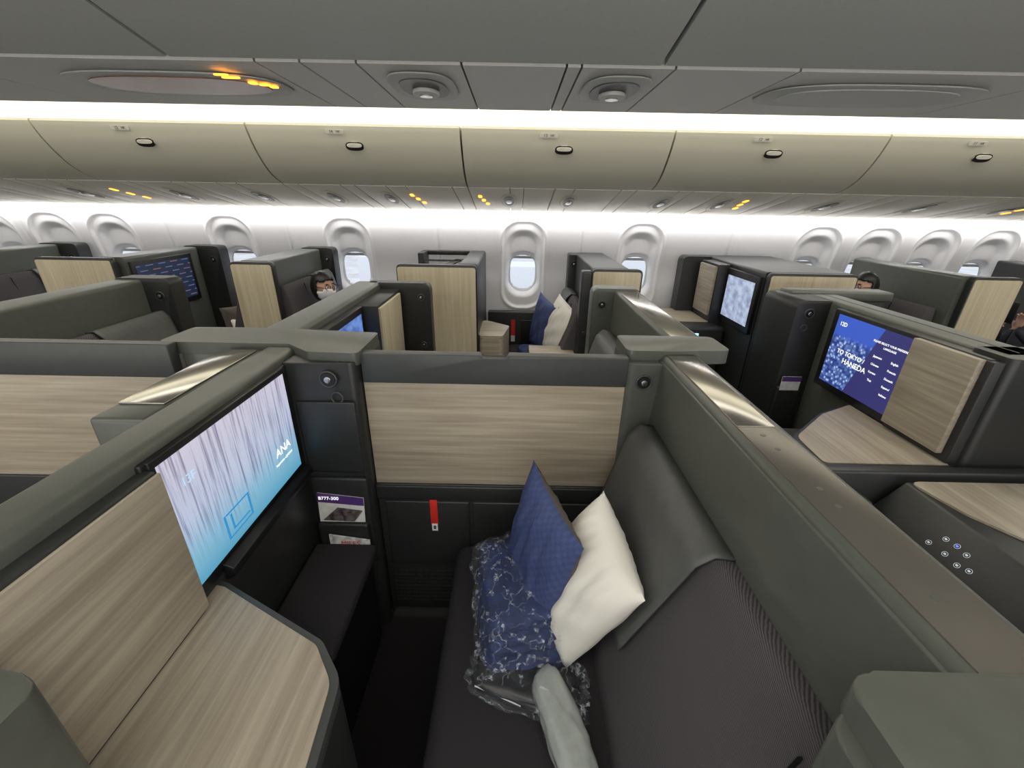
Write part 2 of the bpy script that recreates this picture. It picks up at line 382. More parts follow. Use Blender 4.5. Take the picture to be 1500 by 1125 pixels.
# ---------------------------------------------------------------- suites
def seat(name,xb,d,y0,y1,zs=.50,zb=1.07,cush=.72,cloth=True,depth=.20):
    """d=-1 faces -X, back wall plane at xb"""
    s=G(name)
    f=lambda x:xb+d*x
    def pr(n,xz,ya,yb,m,bev): return prism(n,[(f(x),ya,z) for x,z in xz],(0,yb-ya,0),m,s,bev,4)
    pr('seat_base',[(.02,.02),(cush-.05,.02),(cush-.03,zs-.13),(.02,zs-.13)],y0+.02,y1-.02,BLACK,.01)
    pr('seat_cushion',[(.05,zs-.13),(cush-.01,zs-.13),(cush+.01,zs-.05),(cush-.02,zs),(.05,zs)],y0,y1,FABC,.028)
    pr('backrest',[(.008,zs-.1),(depth+.06,zs-.02),(depth+.05,zs+.05),(.085,zb-.03),(.06,zb+.01),(.008,zb)],y0,y1,FAB,.016)
    if cloth:
        bm=bmesh.new(); ny,nz=22,18; vv={}
        L=y1-y0; ya,yb=y0+.575*L,y1-.02
        for i in range(ny+1):
            for j in range(nz+1):
                u=i/ny; w=j/nz
                y=ya+(yb-ya)*u
                if j==0: p=(.02,zb+.010)
                elif j==1: p=(.068,zb+.018)
                else:
                    q=(w-1/nz)*(.41+.04*math.sin(3*u)); t=q/(zb-zs-.05)
                    p=(.086+(depth-.035)*t+.012+.006*math.sin(9*u+2*w)*w,zb+.004-q)
                    y=ya+(yb-ya)*(u*(1-.14*w)+.10*w)
                vv[i,j]=bm.verts.new((f(p[0]),y,p[1]))
        for i in range(ny):
            for j in range(nz): bm.faces.new((vv[i,j],vv[i+1,j],vv[i+1,j+1],vv[i,j+1]))
        o=fin('headrest_cloth',bm,CLOTH,s,ang=70); md=o.modifiers.new('t','SOLIDIFY'); md.thickness=.006
    yy=y0+.34*(y1-y0)
    pr('seam',[(depth*.95+.012,zs+.07),(depth*.95+.018,zs+.07),(.09,zb-.02),(.084,zb-.02)],yy,yy+.004,BLACK,0)
    return s
def partition(name,x0,x1,y0,y1,zt=ZT,ledge=False,mat=SHELL):
    g=G(name)
    prof=rpoly([(x0,.02),(x1,.02),(x1,zt),(x0,zt)],[0,0,.022,.022])
    prism('wall_body',[(x,y0,z) for x,z in prof],(0,y1-y0,0),mat,g,0)
    if ledge: box('ledge_strip',x0+.018,x1-.02,y0+.01,y1-.01,zt-.006,zt+.002,ledge,g,.001)
    return g
def aisle_panel(name,x0,x1,y,zt,z0=.1,mat=WZ,th=.045):
    g=G(name)
    pr=rpoly([(x0,z0),(x1,z0),(x1,zt),(x0,zt)],[0,0,.035,.035])
    prism('shell',[(x,y,z) for x,z in pr],(0,th,0),SHELLD,g,.004,2)
    pr=rpoly([(x0+.008,z0+.02),(x1-.012,z0+.02),(x1-.012,zt-.018),(x0+.008,zt-.018)],[0,0,.02,.02])
    prism('wood_face',[(x,y-.006,z) for x,z in pr],(0,.008,0),mat,g)
    return g

# --- own suite : right wall
p=partition('suite_partition',.525,.665,.30,1.46,ZT,LEDGE)
prism('inner_pad',[(.50,.30,1.04),(.53,.30,1.04),(.53,.30,1.295),(.52,.30,1.295)],(0,1.12,0),SHELL,p,.004)
box('ledge_plate',.545,.635,.90,1.40,ZT+.001,ZT+.004,CHROME,p,.001)
for yy in (1.36,.86,.80,.66,.61,.42): obj_disc('ledge_screw',(.585,yy,ZT+.0015),(0,0,1),(0,1,0),.006,.006,.001,SHELL,p)
c=G('suite_corner_post')
prism('post',[(x,y,.02) for x,y in rpoly([(.40,1.37),(.54,1.37),(.54,1.60),(.40,1.60)],.03)],(0,0,1.27),SHELL,c)
prism('cap',[(x,y,1.275) for x,y in rpoly([(.405,1.42),(.56,1.42),(.78,1.44),(.78,1.61),(.405,1.61)],.03)],(0,0,.05),SHELL,c,.012)
speaker(c,(.462,1.368,1.225),(0,-1,0),.026)
c=G('suite_corner_post')
prism('cap',[(x,y,1.27) for x,y in rpoly([(.37,-.05),(.95,-.05),(.95,.31),(.375,.315)],.04)],(0,0,.05),SHELL,c,.02)
prism('post',[(x,y,.02) for x,y in rpoly([(.345,.0),(.72,.0),(.72,.30),(.355,.30)],.05)],(0,0,1.26),SHELL,c,.01)

def divider(name,x0,x1,y=1.38,zt=1.31,hatch=True):
    g=G(name)
    prism('top_rail',[(x,y,z) for x,z in [(x0,1.20),(x1,1.20),(x1,zt),(x0+.50*(x1-x0)+.05,zt),(x0+.50*(x1-x0)+.04,zt-.018),(x0+.50*(x1-x0)-.04,zt-.018),(x0+.50*(x1-x0)-.05,zt),(x0,zt)]],(0,.045,0),FRAME,g,.005)
    box('wood_panel',x0,x1,y+.006,y+.04,.765,1.205,WX,g,.002)
    box('lower_shell',x0,x1,y-.004,y+.05,.08,.768,SHELLD,g,.006)
    if hatch:
        box('lower_ledge',x0,x1,y-.014,y,.70,.765,SHELLD,g,.006)
        m=x0+.40*(x1-x0)
        box('hatch',x0+.03,m-.006,y-.012,y,.36,.69,SHELLD,g,.008); box('hatch',m+.006,x1-.02,y-.012,y,.36,.69,SHELLD,g,.008)
        box('tag',m-.165,m-.135,y-.0145,y-.011,.58,.70,RED,g,.001); box('tag_label',m-.162,m-.138,y-.0150,y-.013,.545,.582,WHITEP,g,.001)
        box('tag_icon',m-.155,m-.145,y-.0158,y-.014,.555,.572,TXTD,g,0)
        for i in range(9): box('vent_slat',x0+.03,m+.05,y-.010,y-.002,.13+i*.022,.138+i*.022,SHELLD,g,0)
        for i in range(14): box('vent_bar',x0+.03+i*.028,x0+.035+i*.028,y-.008,y-.002,.12,.32,SHELLD,g,0)
    return g
divider('privacy_divider',-.53,.405)

# left wall + monitor unit
p=partition('suite_partition',-.885,-.775,.05,1.45,ZT,None)
mu=G('seat_monitor')
box('housing',-.80,-.764,.725,1.335,.87,1.285,BLACK,mu,.006)
box('bezel',-.77,-.757,.738,1.30,.905,1.285,BLACK,mu,.003)
quad('screen',[(-.7555,.750,.918),(-.7555,1.285,.918),(-.7555,1.285,1.268),(-.7555,.750,1.268)],S_F,mu)
text('screen_logo','ANA',(-.7545,1.20,1.035),(0,1,0),(0,0,1),.042,TXTW,mu); text('screen_sub','Inspiration of JAPAN',(-.7545,1.195,1.00),(0,1,0),(0,0,1),.012,TXTW,mu)
SEATL=emis('screen_outline',(.35,.55,.72),.9)
text('screen_seat','13F',(-.7545,.82,1.19),(0,1,0),(0,0,1),.032,SEATL,mu,)
SEATL2=emis('screen_outline_dark',(.03,.22,.45),.9)
for a in ((.88,.888,.945,1.02),(.985,.993,.945,1.02),(.88,.993,.945,.95),(.89,.985,1.015,1.02),(.905,.912,.96,1.01),(.905,.98,.96,.965)):
    box('seat_icon',-.7553,-.7546,a[0],a[1],a[2],a[3],SEATL2,mu,0)
prism('control_ledge',[(-.765,.84,.90),(-.735,.84,.885),(-.735,.84,.86),(-.765,.84,.84)],(0,.48,0),BLACK,mu,.004)
box('lower_wall',-.80,-.768,.6,1.34,.05,.88,SHELLD,mu,.004)
sp=G('side_storage_cabinet')
box('cabinet_body',-.80,-.745,.385,.738,.80,1.270,SHELLD,sp,.006)
box('wood_door',-.746,-.739,.393,.742,.868,1.262,WY,sp,.002)
prism('near_post',[(x,y,.02) for x,y in rpoly([(-.80,.0),(-.60,.0),(-.60,.35),(-.80,.38)],.04)],(0,0,1.20),SHELL,sp,.02)
c=G('suite_corner_post')
prism('post',[(x,y,.02) for x,y in rpoly([(-.80,1.325),(-.535,1.34),(-.525,1.60),(-.80,1.60)],[.0,.03,.0,0])],(0,0,1.27),SHELLD,c,.004)
prism('cap',[(x,y,1.275) for x,y in rpoly([(-1.27,1.44),(-.80,1.44),(-.70,1.36),(-.525,1.35),(-.525,1.60),(-1.0,1.64),(-1.27,1.63)],.025)],(0,0,.045),SHELL,c,.012)
box('post_base',-1.20,-.80,1.44,1.60,.02,1.28,SHELL,c,.01)
speaker(c,(-.625,1.322,1.235),(0,-1,0),.028); ringo('jack_ring',(-.605,1.325,1.165),(0,-1,0),.02,.003,FRAME,c)
box('door_upper',-.752,-.545,1.318,1.33,.86,1.15,SHELLD,c,.006)
box('pocket_panel',-.755,-.54,1.312,1.33,.42,.835,SHELLD,c,.012)
box('pocket_lip',-.745,-.55,1.285,1.315,.44,.64,SHELLD,c,.01)
lc=G('safety_card')
prism('card',[(-.735,1.296,.645),(-.56,1.296,.645),(-.56,1.310,.75),(-.735,1.310,.77)],(0,.003,0),WHITEP,lc)
prism('card_header',[(-.735,1.304,.735),(-.56,1.3035,.72),(-.56,1.3065,.752),(-.735,1.3075,.772)],(0,-.003,0),PURP,lc)
text('card_text','B777-300',(-.69,1.300,.752),(1,0,0),(0,0,1),.020,TXTW,lc)
prism('card_picture',[(-.72,1.2945,.655),(-.60,1.2945,.650),(-.565,1.297,.70),(-.66,1.299,.712)],(0,-.002,0),plain('card_print',(.12,.10,.10),.4,var=.8,nscale=60),lc)
lc=G('magazine')
prism('magazine_sheet',[(-.70,1.272,.50),(-.545,1.272,.50),(-.545,1.272,.575),(-.70,1.272,.60)],(0,.006,0),plain('magazine_print',(.7,.68,.66),.4,var=.5,nscale=40),lc)
text('magazine_title','MILES',(-.62,1.270,.56),(1,0,0),(0,0,1),.03,RED,lc)
# console table
tb=G('side_console_table')
poly=rpoly([(-.775,.83),(-.745,.82),(-.43,.665),(-.355,.58),(-.335,.35),(-.335,-.1),(-.775,-.1)],[0,.0,.06,.08,.1,0,0])
prism('table_top',[(x,y,.835) for x,y in poly],(0,0,.020),FRAME,tb,.006)
poly2=rpoly([(-.772,.81),(-.745,.805),(-.438,.652),(-.372,.57),(-.352,.35),(-.352,-.1),(-.772,-.1)],[0,.0,.05,.07,.1,0,0])
prism('table_wood',[(x,y,.853) for x,y in poly2],(0,0,.006),WY,tb,.001)
poly3=[(x*.985-.0,y-.012) for x,y in poly]
prism('table_body',[(x,y,.02) for x,y in poly3],(0,0,.815),SHELLD,tb,.006)
ot=G('footwell_ottoman'); box('ottoman_cushion',-.76,-.52,.83,1.28,.50,.56,FABC,ot,.02); box('ottoman_base',-.76,-.55,.84,1.28,.03,.50,BLACK,ot,.01)

seat('business_seat',.525,-1,-.15,1.345,.50,1.07,.735)

# pillows etc on own seat
pillow('navy_pillow',(.100,1.035,.770),(-.33,.92,.14),(.12,.0,1),.18,.232,.13,[BROWNC,QUILT])
pillow('white_pillow',(.228,.935,.765),(-.14,.90,.24),(.14,-.04,.35),.165,.212,.165,[WHITEC,WHITEC],pinch=.035,pw=2.8)
def blob(name,c,s,mat,parent,rot=0,amp=.08,p=5,seed=0,sub=4):
    bm=bmesh.new(); bmesh.ops.create_icosphere(bm,subdivisions=sub,radius=1)
    from mathutils import noise as mn
    for v in bm.verts:
        q=v.co.normalized(); e=(abs(q.x)**p+abs(q.y)**p+abs(q.z)**p)**(-1/p)
        w=1+amp*mn.noise(q*3.1+V((seed,seed*2,0)))+amp*.5*mn.noise(q*9+V((seed,0,3)))
        q=q*e*w; v.co=V((q.x*s[0],q.y*s[1],q.z*s[2]))
    bm.transform(Matrix.Translation(c)@Matrix.Rotation(rot,4,'Z'))
    return fin(name,bm,mat,parent,ang=80)
bl=G('wrapped_blanket')
blob('blanket_fold',(.035,1.00,.545),(.125,.20,.040),NAVYB,bl,.12,.10,6,1)
blob('blanket_fold_middle',(.030,1.01,.610),(.118,.185,.034),NAVYB,bl,.16,.10,6,4)
blob('blanket_fold_top',(.025,1.02,.665),(.108,.165,.030),NAVYB,bl,.2,.12,6,2)
blob('plastic_bag',(.032,1.00,.605),(.138,.215,.102),WRAP,bl,.14,.16,5,5,5)
sl=G('slipper_pack'); blob('slippers',(.055,.79,.525),(.15,.07,.026),BLACK,sl,-.25,.1,4,7); blob('slipper_wrap',(.06,.79,.53),(.165,.085,.034),WRAP,sl,-.25,.2,4,8,5)
prism('slipper_edge',[(-.09,.765,.530),(.04,.72,.520),(.04,.718,.525),(-.09,.762,.536)],(0,.004,0),WHITEP,sl)
blob('amenity_pouch',(.150,.655,.55),(.050,.155,.042),GREYBAG,None,.30,.12,3.5,9)
blob('headset_bag',(.0,.50,.535),(.05,.06,.03),WRAP,None,.30,.2,3.5,4)

# --- near-left suite
divider('privacy_divider',-3.3,-1.2,1.39,1.325,False)
ls=G('suite_ledge'); box('ledge_body',-1.03,-.89,.9,1.43,.02,1.30,SHELL,ls,.012); box('ledge_plate',-1.02,-.90,.98,1.41,1.30,1.306,CHROME,ls,.002)
# --- far centre row
partition('suite_partition',-1.02,-.86,1.60,2.78,ZT,None)
c=G('suite_corner_post'); prism('end_panel',[(x,2.74,z) for x,z in rpoly([(-.95,.02),(-.54,.02),(-.54,ZT),(-.95,ZT)],[0,0,.05,.02])],(0,.08,0),SHELLD,c,.012)
speaker(c,(-.60,2.738,1.22),(0,-1,0),.02); speaker(c,(-.60,2.738,.90),(0,-1,0),.018)
mu=G('seat_monitor'); box('bezel',-.87,-.815,1.66,2.25,.88,1.27,BLACK,mu,.004); quad('screen',[(-.813,1.70,.90),(-.813,2.22,.90),(-.813,2.22,1.235),(-.813,1.70,1.235)],S_B,mu)
sp=G('side_storage_cabinet'); box('cabinet_body',-.87,-.735,2.26,2.74,.1,1.27,SHELLD,sp,.004); box('wood_door',-.74,-.722,2.27,2.70,.86,1.255,WZ,sp,.003)
box('cabinet_body_low',-.84,-.45,1.9,2.6,.1,.82,SHELLD,sp,.01)
p=partition('suite_partition',.62,.77,1.60,2.66,ZT,CHROME)
c=G('suite_corner_post'); prism('end_post',[(x,2.62,z) for x,z in rpoly([(.49,.02),(.78,.02),(.78,ZT+.01),(.49,ZT+.01)],[0,0,.04,.04])],(0,.12,0),SHELL,c,.015)
speaker(c,(.55,2.618,1.22),(0,-1,0),.022)
seat('business_seat',.62,-1,1.50,2.55,.50,1.07,.72)
partition('suite_partition',-2.52,-2.34,1.60,2.80,ZT,None)
seat('business_seat',-2.33,1,1.50,2.70,.50,1.10,.72)
c=G('suite_corner_post'); prism('end_post',[(x,2.68,z) for x,z in rpoly([(-2.52,.02),(-2.17,.02),(-2.17,ZT+.01),(-2.52,ZT+.01)],[0,0,.04,.04])],(0,.12,0),SHELLD,c,.015)
speaker(c,(-2.25,2.678,1.21),(0,-1,0),.026)
c=G('suite_corner_post'); box('cap',-2.75,-2.2,1.44,1.60,1.27,1.315,SHELL,c,.012); box('post',-2.6,-2.3,1.44,1.60,.02,1.27,SHELL,c,.01)
# far centre, right : monitor facing left
g=partition('suite_partition',1.82,2.00,1.50,2.76,ZT,None)
box('top_groove',1.90,1.906,1.52,2.64,ZT-.002,ZT+.001,BLACK,g,0)
box('far_cap',1.72,2.36,2.64,2.78,1.26,ZT+.012,SHELL,g,.015); box('far_cap_post',1.95,2.34,2.66,2.77,.02,1.27,SHELLD,g,.01)
c=G('suite_corner_post'); prism('speaker_panel',[(x,2.42,z) for x,z in rpoly([(1.63,.02),(1.84,.02),(1.84,ZT),(1.63,ZT)],[0,0,.03,.05])],(0,.34,0),SHELLD,c,.012)
speaker(c,(1.71,2.418,1.235),(0,-1,0),.026); ringo('jack_ring',(1.70,2.418,1.15),(0,-1,0),.018,.003,FRAME,c); box('pocket_lip',1.64,1.78,2.40,2.425,.5,.78,SHELLD,c,.01)
lc=G('safety_card'); box('card',1.65,1.765,2.397,2.402,.76,.85,WHITEP,lc,0); box('card_header',1.65,1.765,2.394,2.398,.82,.85,PURP,lc,0)
mu=G('seat_monitor'); box('bezel',1.765,1.83,1.48,2.30,.86,1.295,BLACK,mu,.004)
quad('screen',[(1.763,2.26,.90),(1.763,1.76,.90),(1.763,1.76,1.275),(1.763,2.26,1.275)],S_C,mu)
R,U=(0,-1,0),(0,0,1)
for s,yy,zz,sz in (('TO TOKYO /',2.10,1.09,.033),('HANEDA',2.06,1.05,.040),('PLEASE SELECT YOUR PREFERRED',1.89,1.21,.014),('LANGUAGE',1.89,1.19,.014),('English',1.84,1.14,.015),('Francais',1.84,1.10,.015),('Deutsch',1.84,1.06,.015),('Espanol',1.84,1.02,.015),('Italiano',1.84,.98,.015),('Japanese',1.94,1.14,.015),('Chinese',1.94,1.10,.015),('Korean',1.94,1.06,.015),('Thai',1.94,1.02,.015),('12D',2.21,1.23,.03)):
    text('screen_text',s,(1.7615,yy,zz),R,U,sz,TXTW,mu)
sp=G('side_storage_cabinet'); box('wood_door',1.735,1.762,1.49,1.775,.885,1.290,WY,sp,.004); box('cabinet_body',1.76,1.85,1.46,1.78,.1,1.29,SHELLD,sp,.004)
prism('near_post',[(x,y,.02) for x,y in rpoly([(1.80,1.44),(2.20,1.44),(2.20,1.6),(1.80,1.6)],.03)],(0,0,1.29),SHELLD,sp,.02)
tb=G('side_console_table')
pl0=rpoly([(1.77,2.02),(1.54,1.90),(1.26,1.66),(1.24,1.44),(1.77,1.44)],[0,.1,.1,.03,0])
prism('table_top',[(x,y,.80) for x,y in pl0],(0,0,.052),SHELLD,tb,.006)
pl=[(1.51+(x-1.5)*.95,1.68+(y-1.68)*.95) for x,y in pl0]
prism('table_wood',[(x,y,.850) for x,y in pl],(0,0,.006),WY,tb,.001); box('table_body',1.30,1.77,1.46,1.85,.02,.80,SHELLD,tb,.02)
seat('business_seat',.78,1,1.50,2.55,.46,1.07,.6)
# near right suite: lowered divider + console with controls
g=G('privacy_divider'); box('lowered_panel',.78,3.4,1.37,1.42,.1,.87,SHELLD,g,.01); box('lower_ledge',.78,1.35,1.27,1.37,.1,.80,SHELLD,g,.012)
tb=G('side_console_table')
prism('console_body',[(1.36,.3,.05),(2.4,.3,.05),(2.4,.3,.85),(1.50,.3,.85),(1.38,.3,.70)],(0,1.04,0),SHELLD,tb,.008)
pl=rpoly([(1.50,1.33),(2.38,1.33),(2.38,.95),(1.62,1.02),(1.545,1.15)],[.03,0,0,.06,.08])
prism('table_wood',[(x,y,.850) for x,y in pl],(0,0,.008),WY,tb,.002)
cn=V((-.15,0,.12)).normalized(); cu_=V((.12,0,.15)).normalized()
for i,(a,b2) in enumerate([(1.10,.62),(1.065,.64),(1.03,.62),(1.12,.40),(1.065,.42),(1.02,.40),(.99,.45),(1.10,.20),(1.065,.18),(1.03,.20)]):
    c=V((1.38,a,.70))+V((.12,0,.15))*b2+cn*.001
    ringo('button_ring',c,cn,.008,.0006,ICON,tb); obj_disc('button_icon',c,cn,cu_,.0035,.003,.001,ICONB if i==1 else ICON,tb,power=4)
seat('business_seat',.668,1,-.2,1.2,.46,.95,.55)
g=partition('suite_partition',2.4,2.6,.2,1.33,1.25,None)

# ---------------------------------------------------------------- window suites
ZW=1.37
# A
aisle_panel('suite_door_panel',-.86,-.27,3.16,ZW)
g=G('suite_partition'); box('wall_body',-.42,-.27,3.22,4.17,.02,ZW,SHELLD,g,.02); box('rear_rail',-.85,-.42,4.12,4.16,ZW-.04,ZW,SHELLD,g,.008); box('rear_post',-.86,-.81,3.9,4.16,.02,ZW,SHELLD,g,.01)
prism('chrome_ledge',[(-.80,3.9,1.30),(-.45,3.9,1.30),(-.45,3.96,1.30),(-.80,3.96,1.30)],(0,0,.01),CHROME,g); prism('chrome_ledge_b',[(-.62,3.4,1.30),(-.56,3.4,1.30),(-.46,4.05,1.30),(-.53,4.05,1.30)],(0,0,.01),CHROME,g)
speaker(g,(-.33,3.215,1.27),(0,-1,0),.028)
tb=G('side_console_table'); pl=rpoly([(-.27,3.2),(-.08,3.2),(-.03,3.5),(-.27,3.7)],.04); prism('table_body',[(x,y,.02) for x,y in pl],(0,0,.78),WX,tb,.01); prism('table_wood',[(x,y,.80) for x,y in pl],(0,0,.03),WX,tb,.004)
g=G('lower_side_panel'); box('panel',-.25,.48,4.12,4.21,.02,.80,SHELLD,g,.01); box('tag',-.02,.02,4.113,4.122,.55,.72,RED,g,0); box('tag_label',-.02,.02,4.110,4.115,.50,.56,WHITEP,g,0); box('hatch',.08,.30,4.11,4.12,.3,.72,BLACK,g,.006)
# B
partition('suite_partition',.57,.84,3.15,4.17,ZW,None,SHELLD)
g=aisle_panel('suite_door_panel',.56,.92,3.09,ZW)
g=G('suite_corner_post'); box('speaker_post',.50,.60,4.02,4.17,.02,ZW,SHELLD,g,.015); speaker(g,(.55,4.015,1.28),(0,-1,0),.028); speaker(g,(.53,3.08,.9),(0,-1,0),.01)
box('front_post',.49,.57,3.10,3.2,.02,ZW-.02,SHELLD,g,.015)
seat('business_seat',.57,-1,3.2,4.1,.48,1.05,.62)
pillow('navy_pillow',(.27,3.72,.78),(-.35,.93,0.15),(.1,.1,1),.20,.25,.13,[BROWNC,QUILT]); pillow('white_pillow',(.39,3.52,.79),(-.36,.82,.3),(.16,.12,1),.2,.25,.16,[WHITEC,WHITEC],pinch=.04)
blob('wrapped_blanket',(.2,3.55,.55),(.14,.2,.06),NAVYB,None,.1,.15,4,3)
tb=G('side_console_table'); box('table_body',.12,.49,3.10,3.32,.02,.70,SHELLD,tb,.02); box('table_wood',.13,.48,3.11,3.31,.70,.725,WX,tb,.005)
# C
partition('suite_partition',1.80,2.42,3.10,4.15,ZW,None,SHELLD)
aisle_panel('suite_door_panel',1.80,2.42,3.04,ZW)
g=G('suite_corner_post'); prism('end_panel',[(x,4.02,z) for x,z in rpoly([(1.55,.02),(1.82,.02),(1.82,ZW),(1.55,ZW)],[0,0,.02,.05])],(0,.14,0),SHELLD,g,.012)
mu=G('seat_monitor'); box('bezel',1.775,1.81,3.12,3.62,.90,1.33,BLACK,mu,.004); quad('screen',[(1.773,3.58,.95),(1.773,3.16,.95),(1.773,3.16,1.28),(1.773,3.58,1.28)],screen_blue('screen_pale',(.25,.28,.45),(.5,.6,.75)),mu)
sp=G('side_storage_cabinet'); box('wood_door',1.68,1.72,3.64,3.95,.92,1.33,WY,sp,.004); box('cabinet_body',1.70,1.81,3.62,3.97,.1,1.35,SHELLD,sp,.004)
tb=G('side_console_table'); box('console_body',1.20,1.78,3.45,4.15,.02,.86,SHELLD,tb,.03); box('table_wood',1.25,1.70,3.62,4.12,.86,.87,WX,tb,.004)
box('lcd',1.46,1.56,3.442,3.452,.76,.81,LCD,tb,.002)
for i in range(3): obj_disc('button',(1.33+.035*i,3.448,.79),(0,-1,0),(0,0,1),.008,.008,.003,ICON,tb)
# D
partition('suite_partition',3.18,3.34,3.08,4.12,ZW,None,SHELL); seat('business_seat',3.18,-1,3.15,4.08,.48,1.12,.62)
aisle_panel('suite_door_panel',3.22,3.57,3.03,ZW)
partition('suite_partition',4.55,4.75,3.1,4.15,ZW,None,SHELLD)
# E
partition('suite_partition',-2.02,-1.80,3.2,4.17,ZW,None,SHELL); aisle_panel('suite_door_panel',-2.05,-1.74,3.12,ZW)
g=G('suite_corner_post'); prism('end_post',[(x,4.06,z) for x,z in rpoly([(-1.98,.02),(-1.68,.02),(-1.68,ZW+.01),(-1.98,ZW+.01)],[0,0,.04,.04])],(0,.12,0),SHELLD,g,.015); speaker(g,(-1.74,4.058,1.28),(0,-1,0),.026)
seat('business_seat',-1.80,1,3.2,4.05,.48,1.18,.62)
# F
partition('suite_partition',-3.10,-2.92,3.25,4.17,ZW,None,SHELL); aisle_panel('suite_door_panel',-3.52,-2.95,3.18,ZW)
mu=G('seat_monitor'); box('bezel',-2.93,-2.90,3.28,3.92,.93,1.33,BLACK,mu,.004); quad('screen',[(-2.898,3.31,.97),(-2.898,3.88,.97),(-2.898,3.88,1.30),(-2.898,3.31,1.30)],S_M,mu)
g=G('suite_corner_post'); prism('end_post',[(x,4.04,z) for x,z in rpoly([(-3.05,.02),(-2.72,.02),(-2.72,ZW+.01),(-3.05,ZW+.01)],[0,0,.04,.04])],(0,.13,0),SHELLD,g,.015); speaker(g,(-2.79,4.038,1.26),(0,-1,0),.028)
pillow('navy_pillow',(-2.45,3.75,.72),(.3,.9,0),(-.1,0,1),.19,.2,.13,[BROWNC,BROWNC]); pillow('white_pillow',(-2.25,3.6,.66),(.8,.5,0),(0,.5,.5),.19,.2,.13,[WHITEC,WHITEC])
seat('business_seat',-2.06,-1,3.25,4.05,.48,1.1,.6,cloth=False)
# G
partition('suite_partition',-4.40,-4.20,3.2,4.17,ZW,None,SHELL); seat('business_seat',-4.2,1,3.2,4.05,.48,1.18,.62)
g=G('suite_corner_post'); prism('end_post',[(x,4.04,z) for x,z in rpoly([(-4.38,.02),(-4.03,.02),(-4.03,ZW+.01),(-4.38,ZW+.01)],[0,0,.04,.04])],(0,.13,0),SHELLD,g,.015); speaker(g,(-4.1,4.038,1.26),(0,-1,0),.028)

